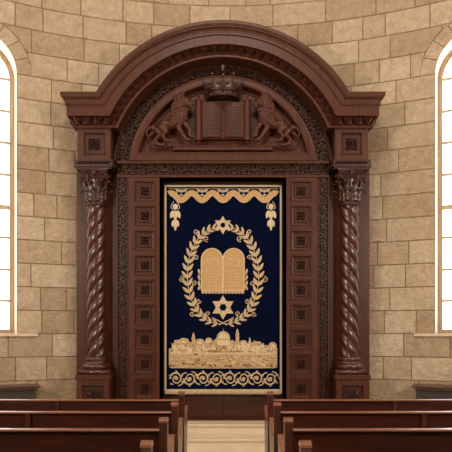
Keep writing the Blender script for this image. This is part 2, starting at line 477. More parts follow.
for sg in (-1, 1):
    n = 4; x0 = xa + .02; x1 = XE + .05
    for i in range(n):
        xc = x0 + (x1-x0)*(i+.5)/n
        acanth(lambda s, t, h, xc=xc: (sg*(xc + s), 8.055 - t*.5 - h, (zl0+zl1)/2 + t), 0, (x1-x0)/n*.9, .11, .045)
    for i in range(3):     # the side return
        acanth(lambda s, t, h, yc=8.17+.12*i: (sg*(XE + .055 + t*.5 + h), yc + s, (zl0+zl1)/2 + t), 0, .11, .11, .04)
lm = build('leaf_moulding', mb, W_ARK, cor)

# frieze blocks under the cornice ends, with rope edge
for sg in (-1, 1):
    mb = MB(); Y = 8.12
    x0, x1, z0, z1 = rect(77.5, 111, 128, 159.5, Y)
    if sg > 0: x0, x1 = -x1, -x0
    def fr(a, b, c, d, ya, yb): mb.box(a, b, ya, yb, c, d)
    mb.box(x0, x1, Y+.03, 8.56, z0, z1)
    w = .085 ; v = .07
    mb.box(x0, x0+w, Y, Y+.03, z0, z1); mb.box(x1-w, x1, Y, Y+.03, z0, z1)
    mb.box(x0+w, x1-w, Y, Y+.03, z0, z0+v); mb.box(x0+w, x1-w, Y, Y+.03, z1-v, z1)
    fb = build('frieze_block', mb, W_ARK, ARK, bevel=.003)
    mb = MB(); xc = (x0+x1)/2; zc = (z0+z1)/2; hw = (x1-x0)/2 - w; hz = (z1-z0)/2 - v
    # raised bead frame
    pts = [(xc-hw, zc-hz), (xc+hw, zc-hz), (xc+hw, zc+hz), (xc-hw, zc+hz), (xc-hw, zc-hz)]
    mb.tube([(a, Y+.006, b) for a, b in pts], .012, 6)
    mb.box(xc-hw*.72, xc+hw*.72, Y+.022, Y+.035, zc-hz*.72, zc+hz*.72)
    mb.rosette(lambda s, t, h: (xc+s, Y+.022-h, zc+t), hw*.62, .03)
    build('carved_panel', mb, W_CARV, fb)
    # rope moulding and abacus bed
    mb = MB(); za, zb = PZ(165, 8.08), PZ(159.3, 8.08)
    mb.box(x0-.025, x1+.025, 8.085, 8.5, za, zb)
    mb.box(x0-.035, x1+.035, 8.07, 8.5, za-.022, za)
    mb.box(x0-.01, x1+.01, 8.10, 8.5, za-.045, za-.022)
    n = 9
    for i in range(n):
        xx = x0 + (x1-x0)*(i+.5)/n
        mb.leaf(lambda s, t, h: (xx+s, 8.085-h, (za+zb)/2+t), 0, 0, .5, .085, .042, .024)
    for i in range(6):
        yy = 8.12 + .06*i
        for xs, q in ((x0-.025, -1), (x1+.025, 1)):
            mb.leaf(lambda s, t, h: (xs+q*h, yy+s, (za+zb)/2+t), 0, 0, .5, .085, .042, .02)
    build('rope_moulding', mb, W_CARV, fb)

# pilaster boards behind the columns
for sg in (-1, 1):
    mb = MB(); x0, x1, z0, z1 = rect(76.5, 116.2, 163, 400, 8.42)
    if sg > 0: x0, x1 = -x1, -x0
    mb.box(x0, x1, 8.42, 8.60, FL, z1+.05)
    mb.box(x1-.0 if sg < 0 else x0-.02, x1+.02 if sg < 0 else x0, 8.44, 8.57, FL, z1 + .5)
    build('pilaster', mb, W_ARK, ARK, bevel=.004)
# columns
CY = 8.27; CX = 126.6*CY/F
def column(sg):
    cx = sg*CX; E = empty2 = MB()
    # pedestal
    mb = MB(); Y = 8.06
    hx = 16.2*Y/F
    ztp = PZ(380.5, Y); ztc = PZ(375, 8.03)
    mb.box(cx-hx, cx+hx, Y+.03, 8.43, FL, ztp)
    w = .07
    mb.box(cx-hx, cx-hx+w, Y, Y+.03, FL, ztp); mb.box(cx+hx-w, cx+hx, Y, Y+.03, FL, ztp)
    mb.box(cx-hx+w, cx+hx-w, Y, Y+.03, ztp-.07, ztp); mb.box(cx-hx+w, cx+hx-w, Y, Y+.03, FL, FL+.13)
    mb.box(cx-hx-.020, cx+hx+.020, Y-.02, 8.43, ztp+.018, ztc); mb.box(cx-hx-.010, cx+hx+.010, Y-.010, 8.43, ztp, ztp+.018)
    mb.box(cx-hx-.02, cx+hx+.02, Y-.02, 8.43, FL, FL+.09)
    ped = build('pedestal', mb, W_ARK, ARK, bevel=.005)
    mb = MB(); z0, z1 = FL+.13, ztp-.07; a, b = cx-hx+w, cx+hx-w
    mb.tube([(a, Y+.006, z0), (b, Y+.006, z0), (b, Y+.006, z1), (a, Y+.006, z1), (a, Y+.006, z0)], .011)
    mb.box(a+.03, b-.03, Y+.02, Y+.035, z0+.03, z1-.03)
    zc = (z0+z1)/2
    mb.rosette(lambda s, t, h: (cx+s, Y+.02-h, zc+t*1.15), .115, .035)
    build('carved_panel', mb, W_CARV, ped)
    # base
    mb = MB(); zp = ztc; q = PZ(370, 8.1)
    mb.box(cx-.215, cx+.215, CY-.205, CY+.15, zp, q)
    zt1, zt2 = PZ(361, 8.15), PZ(357, 8.15)
    H = zt1 - q
    prof = [(.0, q), (.175, q), (.192, q+.15*H), (.197, q+.35*H), (.190, q+.55*H), (.168, q+.68*H), (.152, q+.74*H), (.146, q+.9*H), (.150, zt1), (.157, zt1+.01), (.158, zt1+.03), (.150, zt1+.045), (.128, zt2+.005), (.0, zt2+.005)]
    mb.lathe(prof, cx, CY, 48)
    root = build('column_base', mb, W_COL, ARK, smooth=True)
    root.name = 'column'
    # shaft
    mb = MB(); z0, z1 = zt2, PZ(204, CY); n = 72; m = 210; rows = []
    pitch = 56*CY/F
    for i in range(m+1):
        z = z0 + (z1-z0)*i/m; e = min(1, min(i, m-i)/7)
        R = .130
        row = []
        for j in range(n):
            th = 2*pi*j/n; ph = 2*(th + sg*2*pi*(z-z0)/pitch)
            q = abs(sin(ph))**.65
            r = R*(.75 + .27*q)*(1-.06*(1-e))
            row.append((cx + r*cos(th), CY + r*sin(th), z))
        rows.append(row)
    mb.grid(rows, True)
    build('twisted_shaft', mb, W_COL, root, smooth=True)
    # capital
    mb = MB(); zb, zc_, zd = PZ(204, 8.2), PZ(172.5, 8.12), PZ(167.5, 8.08)
    H = zc_ - zb
    mb.lathe([(.12, zb-.02), (.145, zb-.012), (.148, zb+.004), (.142, zb+.016), (.118, zb+.02), (.116, zb+.5*H), (.128, zb+.8*H), (.165, zc_), (.0, zc_)], cx, CY, 36)
    for row, (zz, hh, rr_, n) in enumerate(((zb+.02, .50*H, .125, 8), (zb+.04, .80*H, .128, 8))):
        for i in range(n):
            th = 2*pi*(i + (.5 if row else 0))/n
            wd = .056 if row == 0 else .060
            rws = []
            for a in range(9):
                t = a/8; out = rr_ + .016 + .022*t + .075*max(0, t-.6)**1.0*1.8; z = zz + hh*(t - .9*max(0, t-.82)**1.0)
                w_ = wd*(.75 + .25*cos(a*pi))*(1 - .65*max(0, t-.6)/.4)
                rws.append([(cx + out_*cos(th) - ww*sin(th), CY + out_*sin(th) + ww*cos(th), z) for ww, out_ in ((-w_, out-.012), (-w_*.5, out+.004), (0, out+.014), (w_*.5, out+.004), (w_, out-.012))])
            mb.grid(rws)
            tip = zz + hh*.80
            mb.blob((cx + (rr_+.085)*cos(th), CY + (rr_+.085)*sin(th), tip), (.026, .026, .018), 8, 5)
    # volutes at the four corners + centre flowers
    for qa in (pi/4, 3*pi/4, 5*pi/4, 7*pi/4):
        for side in (-1, 1):
            pts = []
            for i in range(26):
                a = i/25*3.6*pi; r = .050*(1 - i/25*.8)
                u = .205 - r*cos(a) ; z = zc_ - .055 + r*sin(a)
                pts.append((cx + u*cos(qa) - side*.016*sin(qa), CY + u*sin(qa) + side*.016*cos(qa), z))
            st = [(cx + (.13+.04*k/5)*cos(qa+side*.5*(1-k/5)), CY + (.13+.04*k/5)*sin(qa+side*.5*(1-k/5)), zb+.45*H + (zc_-.05-zb-.45*H)*k/5) for k in range(5)]
            mb.tube(st + pts, [.012]*5 + [.015*(1-.5*i/25) for i in range(26)], 6)
        mb.blob((cx + .205*cos(qa), CY + .205*sin(qa), zc_-.055), .026, 8, 6)
    for qa in (0, pi/2, pi, 3*pi/2):
        mb.blob((cx + .18*cos(qa), CY + .18*sin(qa), zc_-.01), (.03, .03, .03), 8, 6)
        for k in range(6):
            a = k*pi/3
            mb.blob((cx + .18*cos(qa) - .03*cos(a)*sin(qa), CY + .18*sin(qa) + .03*cos(a)*cos(qa), zc_-.01+.03*sin(a)), .014, 6, 4)
    # abacus with concave sides
    pl = []
    for q in range(4):
        a0 = -3*pi/4 + q*pi/2
        for k in range(8):
            t = k/8; c0 = Vector((cos(a0), sin(a0)))*.285; c1 = Vector((cos(a0+pi/2), sin(a0+pi/2)))*.285
            v = c0.lerp(c1, t); nrm = Vector((cos(a0+pi/4), sin(a0+pi/4)))
            v = v - nrm*.03*sin(pi*t); pl.append((cx+v.x, CY+v.y*.92))
    n = len(pl)
    mb.grid([[(cx+(x-cx)*k, CY+(y-CY)*k, z) for x, y in pl] for k, z in ((.84, zc_-.002), (.90, zc_+.012), (.97, zc_+.03), (1, zc_+.034), (1, zd))], True)
    build('capital', mb, W_CAP, root)
sym(column)

# archivolt: scroll band, plain ring, tympanum
def ring(mb, rows_, a0, a1, cz, n=80):
    mb.grid([[(r*cos(a0 + (a1-a0)*i/n), y, cz + r*sin(a0+(a1-a0)*i/n)) for i in range(n+1)] for r, y in rows_])
mb = MB(); YA = 8.33
cz = PZ(169.8, YA); k = YA/F
zl = PZ(161.5, YA); 
def ringz(mb, prof, cz, zl, n=80):   # ends cut at height zl
    rows = []
    for r, y in prof:
        a = math.asin(max(-1, min(1, (zl - cz)/r)))
        rows.append([(r*cos(a + (pi-2*a)*i/n), y, cz + r*sin(a+(pi-2*a)*i/n)) for i in range(n+1)])
    mb.grid(rows)
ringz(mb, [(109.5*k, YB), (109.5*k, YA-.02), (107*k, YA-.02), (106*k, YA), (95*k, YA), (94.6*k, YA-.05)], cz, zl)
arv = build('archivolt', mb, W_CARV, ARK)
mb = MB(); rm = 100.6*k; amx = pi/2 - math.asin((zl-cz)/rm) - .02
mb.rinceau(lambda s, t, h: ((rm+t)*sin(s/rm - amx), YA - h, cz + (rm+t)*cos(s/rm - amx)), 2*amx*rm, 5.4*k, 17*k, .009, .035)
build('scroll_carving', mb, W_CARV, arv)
mb = MB(); Y2 = 8.28; k2 = Y2/F; cz2 = PZ(169.8, Y2); zl2 = PZ(160.5, Y2)
ringz(mb, [(94.8*k2, YB), (94.8*k2, Y2), (93.6*k2, Y2-.006), (92.4*k2, Y2+.004), (88.4*k2, Y2+.004), (87.8*k2, Y2-.006), (86.6*k2, Y2-.002), (85.2*k2, YB)], cz2, zl2)
x1 = 92*k2; mb.box(-x1, x1, Y2+.001, YB, PZ(160.5, Y2), PZ(153.2, Y2)); mb.box(-83.5*k2, 83.5*k2, Y2-.006, YB, PZ(153.8, Y2), PZ(152.6, Y2))
build('arch_rib', mb, W_ARK, ARK)
mb = MB()                           # tympanum field with inner bead and ledge
ringz(mb, [(84.0*k2, YB), (83.6*k2, YB-.014), (82.2*k2, YB-.014), (81.8*k2, YB)], cz2, PZ(151.5, Y2))
mb.box(-50*k2, 50*k2, 8.30, YB, PZ(149.5, Y2), PZ(145.8, Y2)); mb.box(-52*k2, 52*k2, 8.29, YB, PZ(146, Y2), PZ(145.0, Y2))
build('tympanum', mb, W_ARK, ARK, bevel=.003)

# lions in relief, remeshed into one continuous carved body each
def lion(sg):
    mb = MB(); Y = 8.34
    def Q(px, py, dy=0):
        x = PX(px, Y); return (x if sg < 0 else -x, Y - dy, PZ(py, Y))
    u = Y/F
    def T(pts, rad): mb.tube([Q(*p) for p in pts], [r*u for r in rad], 10)
    # trunk: rump (left, low) to shoulder, chest, neck
    T([(160,127.5,.03),(164,126.5,.04),(170,126,.04),(176,124.5,.05),(181,120,.055),(184,112,.06)], [4.4,5.6,5.0,5.6,6.4,5.0])
    mb.blob(Q(162,128.5,.03), (5.6*u,.06,6.2*u), 12, 8)
    # head looking up to the book
    mb.blob(Q(186.5,104.5,.08), (5.2*u,.06,5.4*u), 12, 8)
    mb.blob(Q(191,106.5,.09), (3.6*u,.035,2.5*u), 10, 6)
    mb.blob(Q(190.5,109.2,.085), (2.6*u,.03,1.3*u), 10, 6)
    mb.blob(Q(193.4,105.4,.095), (1.1*u,.018,.9*u), 8, 5)
    mb.blob(Q(188.8,103,.135), .9*u, 8, 5)
    mb.blob(Q(184,98.2,.09), (1.6*u,.02,2.2*u), 8, 6, rot=.4)
    mb.blob(Q(181.3,111.5,.05), (7.2*u,.075,11.5*u), 14, 10, rot=.30*(1 if sg < 0 else -1))
    mb.blob(Q(182.5,102,.05), (6.0*u,.07,5.5*u), 12, 8)
    # mane locks
    rng = random.Random(5)
    for i in range(130):
        t = rng.random(); cx = 183 - 3*t + rng.uniform(-7,6); cy = 98 + 26*t + rng.uniform(-3,4)
        if cx > 186 and cy < 110: continue
        a = rng.uniform(.2, 1.2)
        p = [Q(cx + 1.8*cos(a+q*1.1)-1.2*q, cy + 1.9*q, .105 + .03*rng.random() - .012*q) for q in (0,.7,1.4,2.0)]
        mb.tube(p, [1.1*u, 1.35*u, .95*u, .3*u], 6)
    # fore legs
    T([(182,122,.06),(187,127,.07),(190.5,132,.07),(190,137,.07),(192.5,138.5,.075)], [3.6,2.9,2.2,1.9,2.0])
    T([(178,124,.06),(180,131,.07),(183.5,136,.07),(186.5,140.5,.07),(189,141.8,.075)], [3.8,3.0,2.3,1.9,2.1])
    for q in (-1,0,1):
        mb.blob(Q(190.2, 141.8+q*1.0,.095), (1.2*u,.012,.7*u), 6, 4); mb.blob(Q(193.6,138.6+q*.9,.09), (1.1*u,.012,.6*u), 6, 4)
    # hind legs: thigh, hock backward, paw
    T([(163,129,.06),(167,134.5,.07),(163.5,138,.07),(166,141.5,.07),(170,142.5,.075)], [5.0,3.6,2.3,1.9,2.1])
    T([(158,131,.04),(160.5,137,.045),(155.5,140.5,.045),(158,145,.045),(163,146.2,.05)], [4.4,3.2,2.2,1.9,2.1])
    for q in (-1,0,1):
        mb.blob(Q(171.2,142.6+q*.9,.09), (1.2*u,.012,.6*u), 6, 4); mb.blob(Q(164.4,146.2+q*.8,.065), (1.2*u,.012,.6*u), 6, 4)
    # tail curling with a tuft
    T([(158,130,.02),(152,134,.025),(148,138,.03),(146.6,134,.03),(148.5,129.5,.03),(152,128,.03)], [1.5,1.4,1.3,1.3,1.5,1.9])
    for q in range(4):
        T([(151.5,128.4,.035),(154+q*.6,126.4+q*1.3,.04),(155.8+q*.2,128+q*1.5,.03)], [1.3,1.1,.3])
    # vine scrolls at the feet
    T([(149,143,.0),(152,146,.01),(156,148,.01),(161,149,.01),(166,148,.01),(171,146.5,.01)], [1.1,1.2,1.2,1.1,1.0,.6])
    o = build('carved_lion', mb, W_CARV, ARK)
    o.data.materials.clear(); o.data.materials.append(W_ARK)
    md = o.modifiers.new('remesh', 'REMESH'); md.mode = 'VOXEL'; md.voxel_size = .006; md.use_smooth_shade = True
sym(lion)
# open scroll book
mb = MB(); Y = 8.27
def R_(a, b, c, d, ya, yb): x0, x1, z0, z1 = rect(a, b, c, d, Y); mb.box(x0, x1, ya, yb, z0, z1)
R_(201, 245.5, 101.5, 138.5, 8.29, YB)
for s0, s1 in ((202.5, 222.3), (223.7, 243.5)):
    rows = []
    for j in range(13):
        t = j/12; px = s0 + (s1-s0)*t
        tt = t if s0 < 210 else 1-t
        bulge = .02 + .028*sin(pi*min(1, tt*1.0))*1.0 - .02*tt**6
        rows.append([(PX(px, Y), 8.28 - bulge, PZ(103.0, Y) ), (PX(px, Y), 8.28 - bulge, PZ(137.4, Y))])
    mb.grid(rows); mb.grid([[(x, 8.30, z) for x, y, z in r] for r in rows])
    mb.grid([[r[0] for r in rows], [(r[0][0], 8.30, r[0][2]) for r in rows]]); mb.grid([[r[1] for r in rows], [(r[1][0], 8.30, r[1][2]) for r in rows]])
bk = build('open_book', mb, W_ARK, ARK)
mb = MB()
for s0, s1 in ((205, 220), (226, 241)):
    rng = random.Random(3)
    for r in range(11):
        py = 107 + r*2.6; px = s0
        while px < s1 - .6:
            w = rng.uniform(.6, 1.5)
            t = (px - (202.5 if s0 < 210 else 223.7))/19.8; tt = t if s0 < 210 else 1-t
            y = 8.28 - (.02 + .028*sin(pi*tt)) + .002
            mb.box(PX(px, Y), PX(min(s1, px+w), Y), y-.010, y+.008, PZ(py+1.3, Y), PZ(py, Y))
            px += w + .5
build('page_lettering', mb, W_CARV, bk)
for px in (198.6, 247.4):
    mb = MB(); cx = PX(px, Y); r = 3.4*Y/F
    z0, z1 = PZ(139, Y), PZ(101, Y)
    mb.lathe([(0, z1+.075), (.012, z1+.07), (.022, z1+.055), (.012, z1+.035), (.016, z1+.02), (r*1.15, z1+.012), (r*1.15, z1), (r, z1-.003), (r, z0+.003), (r*1.15, z0), (r*1.15, z0-.02), (r*.5, z0-.028), (r*.6, z0-.04), (r*.72, z0-.052), (r*.3, z0-.075), (0, z0-.08)], cx, 8.28, 24)
    build('scroll_roller', mb, W_ARK, bk, smooth=False)

# crown
mb = MB(); cy = 8.34; Y = 8.13; rb = 16*Y/F; rt = 21.5*Y/F; z0 = PZ(95.5, Y); z1 = PZ(90.0, Y); zv = PZ(86, Y); k = Y/F
def cr(a, r, z): return (r*sin(a), cy - r*cos(a)*1.05, z)
A = [ -1.65 + 3.3*i/64 for i in range(65)]
def flare(z): return rb + (rt-rb)*max(0, (z-z0))/(PZ(78, Y)-z0)
spk = [(-1.22, 77), (-.50, 74.5), (0, 76.5), (.50, 74.5), (1.22, 77)]
def top(a):
    z = zv
    for sa, sp in spk:
        d = abs(a - sa)/.20
        if d < 1: z = max(z, zv + (PZ(sp+2.5, Y) - zv)*(1-d)**1.6)
    for sa in (-.84, .84):
        d = abs(a - sa)/.3
        if d < 1: z = max(z, zv + (PZ(82.5, Y)-zv)*(1 - d*d))
    return z
rows = [[cr(a, rb*1.0, z0) for a in A], [cr(a, rb*1.08, z0+.004) for a in A], [cr(a, rb*1.08, z0+.02) for a in A], [cr(a, rb*1.0, z0+.026) for a in A], [cr(a, rb*1.02, z1-.006) for a in A],
        [cr(a, rb*1.10, z1) for a in A], [cr(a, rb*1.11, z1+.018) for a in A], [cr(a, flare(z1+.02), z1+.022) for a in A]]
for q in (0, .33, .66, 1): rows.append([cr(a, flare(z1+.022+(top(a)-z1-.022)*q) , z1+.022+(top(a)-z1-.022)*q) for a in A])
rows.append([cr(a, flare(top(a))-.018, top(a)) for a in A]); rows.append([cr(a, rb*.93, z1) for a in A]); rows.append([cr(a, rb*.93, z0) for a in A]); rows.append(rows[0])
mb.grid(rows); mb.grid([[cr(a, q, z0+.004) for a in A] for q in (.01, rb*.97)])
for sa, sp in spk:
    r = flare(PZ(sp+2, Y))
    mb.blob(cr(sa, r, PZ(sp+1.2, Y)), 1.45*k, 8, 6); mb.tube([cr(sa, rb*1.06, z1), cr(sa, r+.006, PZ(sp+2, Y))], [.009, .005], 6)
x, y, z = cr(0, flare(PZ(76, Y)), PZ(71.0, Y))
mb.box(x-.007, x+.007, y-.007, y+.007, z-.045, z+.035); mb.box(x-.022, x+.022, y-.006, y+.006, z+.002, z+.015)
for i in range(11):
    a = -1.4 + 2.8*i/10; mb.leaf(lambda s, t, h: cr(a + s/.24, rb*1.03 + h + .0, (z0+z1)/2 + .004 + t), 0, 0, pi/2, .04, .03, .012)
cl = 0
crn = build('carved_crown', mb, W_CARV, ARK)
mb = MB()
for a in (-1.15, -.58, 0, .58, 1.15): mb.blob(cr(a, rb*1.13, z1+.008), .014, 8, 6)
for a in (-.84, .84):
    x, y, z = cr(a, flare(zv)+.01, zv+.012)
    for q in range(6): mb.blob((x + .02*cos(q*pi/3), y-.006, z + .02*sin(q*pi/3)), .013, 6, 4)
build('crown_jewel', mb, W_COL, crn, smooth=True)

# ledge and scroll frieze
mb = MB(); YF = 8.30
x0, x1, z0, z1 = rect(117.5, 328.5, 163, 174.2, YF)
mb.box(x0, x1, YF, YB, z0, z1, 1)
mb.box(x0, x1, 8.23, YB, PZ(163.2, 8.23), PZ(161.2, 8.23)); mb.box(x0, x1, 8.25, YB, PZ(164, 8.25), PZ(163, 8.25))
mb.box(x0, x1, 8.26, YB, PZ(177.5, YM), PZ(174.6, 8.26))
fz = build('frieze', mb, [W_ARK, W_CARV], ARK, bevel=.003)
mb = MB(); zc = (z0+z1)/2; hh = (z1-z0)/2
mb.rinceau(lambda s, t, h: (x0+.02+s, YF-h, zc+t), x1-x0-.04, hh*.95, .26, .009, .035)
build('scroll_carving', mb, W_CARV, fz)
# vertical scroll strips
for sg in (-1, 1):
    a0, a1, b1, b0 = rect(117.5, 128, 177.5, 425, YF)
    b1, b0 = FL, b0
    if sg > 0: a0, a1 = -a1, -a0
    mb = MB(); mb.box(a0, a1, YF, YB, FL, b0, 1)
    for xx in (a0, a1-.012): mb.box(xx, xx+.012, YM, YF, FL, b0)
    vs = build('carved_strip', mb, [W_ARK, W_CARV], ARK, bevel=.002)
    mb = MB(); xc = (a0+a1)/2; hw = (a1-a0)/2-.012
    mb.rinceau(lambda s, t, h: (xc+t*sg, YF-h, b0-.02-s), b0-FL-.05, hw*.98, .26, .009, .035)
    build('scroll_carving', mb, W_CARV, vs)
# side stiles with nine panels each
pan_src = {}
for sg in (-1, 1):
    a0, a1, _, b0 = rect(128.3, 161, 177.5, 400, YM)
    p0, p1 = PX(134.2, YM), PX(155.6, YM)
    if sg > 0: a0, a1 = -a1, -a0; p0, p1 = -p1, -p0
    mb = MB(); pitch = 24.7; lev = []
    for i in range(10):
        lev.append((PZ(180.7+pitch*i, YM), PZ(201.4+pitch*i, YM)))
    mb.box(a0, p0, YM, YB, FL, b0); mb.box(p1, a1, YM, YB, FL, b0)
    prev = b0
    for zt_, zb_ in lev[:9] + [(PZ(180.7+pitch*9, YM), FL+.02)]:
        mb.box(p0, p1, YM, YB, zt_, prev); prev = zb_
    mb.box(p0, p1, YM, YB, FL, prev)
    build('stile', mb, W_ARK, ARK)
    for i in range(9):
        zt_, zb_ = lev[i]; xc, zc = (p0+p1)/2, (zt_+zb_)/2
        if not pan_src:
            mb = MB(); W = (p1-p0)/2; H = (zt_-zb_)/2
            # stepped moulding: outer bead, sloping cove, raised carved square
            def fr(o, i_, yo, yi):
                mb.add([(-o*W,yo,-o*H),(o*W,yo,-o*H),(o*W,yo,o*H),(-o*W,yo,o*H),(-i_*W,yi,-i_*H),(i_*W,yi,-i_*H),(i_*W,yi,i_*H),(-i_*W,yi,i_*H)],
                       [(0,1,5,4),(1,2,6,5),(2,3,7,6),(3,0,4,7)])
            for o_, i_, yo, yi in ((1,.97,.03,-.008),(.97,.89,-.008,-.008),(.89,.82,-.008,.018),(.82,.62,.018,.026),(.62,.60,.026,.006),(.60,.56,.006,.006),(.56,.54,.006,.016)): fr(o_, i_, yo, yi)
            mb.add([(-.54*W,.016,-.54*H),(.54*W,.016,-.54*H),(.54*W,.016,.54*H),(-.54*W,.016,.54*H)], [(0,1,2,3)])
            pan = build('square_panel', mb, W_ARK, None)
            mb = MB(); mb.box(-.55*W, .55*W, .012, .02, -.55*H, .55*H); mb.rosette(lambda s, t, h: (s, .014-h, t), W*.47, .028)
            ros = build('rosette', mb, W_CARV, None)
            pan_src['p'] = pan; pan_src['r'] = ros; ros.parent = pan
            o = pan
        else:
            o = pan_src['p'].copy(); COL.objects.link(o); r = pan_src['r'].copy(); COL.objects.link(r); r.parent = o
        o.parent = ARK; o.location = (xc, YM - 8.4, zc - .32)

# ------------------------------------------------------------------ the curtain
YC = 8.41
CUR = empty('ark_curtain', (-.043, YC, PZ(185, YC)), 'navy velvet curtain with gold embroidered tablets, stars and city skyline hanging in the ark', 'curtain')
CUR['_b'] = (0.0, YC, PZ(185, YC))
def fold(x, z): return .004*sin(x*17+.6) + .0015*sin(x*41+1.3*z)
def E(px, py, h=0):
    x = PX(px, YC); z = PZ(py, YC); return (x, YC - .001 + fold(x, z) - h, z)
mb = MB(); nx, nz = 96, 40
fr = [[(lambda p: p)(E(164.6 + 117.2*i/nx, 185.2 + 205*j/nz)) for i in range(nx+1)] for j in range(nz+1)]
mb.grid(fr); mb.grid([[(x, y+.012, z) for x, y, z in r] for r in fr])
for r in (fr[0], fr[-1]): mb.grid([r, [(x, y+.012, z) for x, y, z in r]])
for i in (0, -1): mb.grid([[r[i] for r in fr], [(r[i][0], r[i][1]+.012, r[i][2]) for r in fr]])
build('velvet_panel', mb, M_VELV, CUR, smooth=False)
mb = MB(); mb.tube([(PX(161.2, YC), YC+.012, PZ(184.2, YC)), (PX(284.8, YC), YC+.012, PZ(184.2, YC))], .014, 12)
build('curtain_rod', mb, M_GRIL, CUR)
def flat(mb, poly, h=.006, mi=0):      # small raised applique in pixel units
    n = len(poly)
    mb.add([E(a, b, h) for a, b in poly] + [E(a, b, -.002) for a, b in poly], [tuple(range(n))] + [(i, (i+1)%n, (i+1)%n+n, i+n) for i in range(n)], mi)
def band(mb, A, B, h=.006, mi=0):      # strip between two polylines
    mb.grid([[E(*p, -.002) for p in A], [E(*p, h) for p in A], [E(*p, h) for p in B], [E(*p, -.002) for p in B]], False, mi)
def em(s, t, h): return E(s, t, h)
def line(mb, pts, w, h=.004, mi=0):
    mb.tube([E(a, b, h*.5) for a, b in pts], w*YC/F*.5 if not hasattr(w, '__len__') else [q*YC/F*.5 for q in w], 5, mi)
# border
mb = MB()
def seg(a, b, n=60): return [(a[0]+(b[0]-a[0])*i/n, a[1]+(b[1]-a[1])*i/n) for i in range(n+1)]
band(mb, seg((164.6,185.2),(281.8,185.2)), seg((164.6,187.0),(281.8,187.0)))
for x in (164.6, 279.9):
    band(mb, seg((x,186),(x,390)), seg((x+1.9,186),(x+1.9,390)))
build('gold_border', mb, M_GOLDL, CUR)
mb = MB()
band(mb, seg((164.3,389.2),(282.1,389.2)), seg((164.3,391.0),(282.1,391.0)), .008)
rng = random.Random(2)
for i in range(150):
    x = 164.6 + 117.2*(i+.5)/150
    mb.tube([E(x, 390.2, .004), E(x+rng.uniform(-.15,.15), 392.4, .006), E(x+rng.uniform(-.3,.3), 394.2+rng.uniform(-.3,.3), .003)], [.006,.0065,.004], 5)
build('fringe', mb, M_GOLD, CUR)
# scalloped swag
mb = MB()
def sw(x): return 196.6 - 3.5*cos(2*pi*(x-171)/20.8)
def swo(d):
    out = []
    for x in xs:
        g = (sw(x+.3)-sw(x-.3))/.6; l = sqrt(1+g*g); out.append((x - d*g/l, sw(x) + d/l))
    return out
xs = [168.8 + 108.6*i/200 for i in range(201)]
band(mb, swo(-2.5), swo(2.6), .010)
build('scalloped_swag', mb, M_GOLDT, CUR)
mb = MB()
line(mb, swo(2.6), .9, .01); line(mb, swo(-2.5), .8, .01)
for q in range(5):
    cx = 181.4 + 20.8*q
    for a in range(5): mb.leaf(em, cx + (a-2)*1.9, 191.3 + abs(a-2)*-.3 , pi/2 + (a-2)*.45, 3.4, 1.9, .007)
    mb.leaf(em, cx, 195.0, 0, 3.2, 2.4, .009)
    line(mb, [(cx - 7 + 14*i/12, 191.5 - 2.6*abs(sin(pi*(i-6)/12))) for i in range(13)], .8)
    for sgn in (-1, 1):
        line(mb, [(cx + sgn*(5 + 1.6*cos(a*.6)*(1-a/12)), 191.5 + 1.6*sin(a*.6)*(1-a/12)) for a in range(11)], .7)
line(mb, seg((168.5,188.8),(278,188.8)), .5)
build('swag_trim', mb, M_GOLD, CUR)
for cx in (175.3, 271.0):
    mb = MB()
    line(mb, [(cx-1.5,201.5),(cx-3.6,204.5),(cx-4.4,208),(cx-2.4,209.2)], .8); line(mb, [(cx+1.5,201.5),(cx+3.6,204.5),(cx+4.4,208),(cx+2.4,209.2)], .8)
    mb.leaf(em, cx, 207, pi/2, 6.5, 5.4, .012)
    for q in (-1, 1):
        mb.leaf(em, cx+q*3.2, 214.5, pi/2 - q*.35, 8.5, 4.2, .009); mb.leaf(em, cx+q*2.2, 223.4, pi/2 - q*.3, 7, 3.4, .008)
    mb.leaf(em, cx, 215.5, pi/2, 9.5, 4.6, .013); mb.leaf(em, cx, 224.5, pi/2, 13, 4.0, .011)
    build('pendant_flower', mb, M_GOLDL, CUR)
# stars
def star(cx, cy, R, hole, w):
    mb = MB()
    for q in (0, pi):
        o = [(cx + R*sin(q + 2*pi*i/3), cy - R*cos(q + 2*pi*i/3)) for i in range(3)]
        k_ = 1 - w
        i_ = [(cx + R*k_*sin(q + 2*pi*i/3), cy - R*k_*cos(q + 2*pi*i/3)) for i in range(3)]
        band(mb, o+[o[0]], i_+[i_[0]], .009 if q == 0 else .011)
    # disc fill with a round hole
    n = 24
    band(mb, [(cx + R*.60*sin(2*pi*i/n), cy - R*.60*cos(2*pi*i/n)) for i in range(n+1)], [(cx + hole*sin(2*pi*i/n), cy - hole*cos(2*pi*i/n)) for i in range(n+1)], .007)
    o = build('star_of_david', mb, M_GOLD, CUR)
star(222.9, 225.2, 9.2, 2.6, .48); star(223.0, 307.4, 12.2, 3.7, .46)
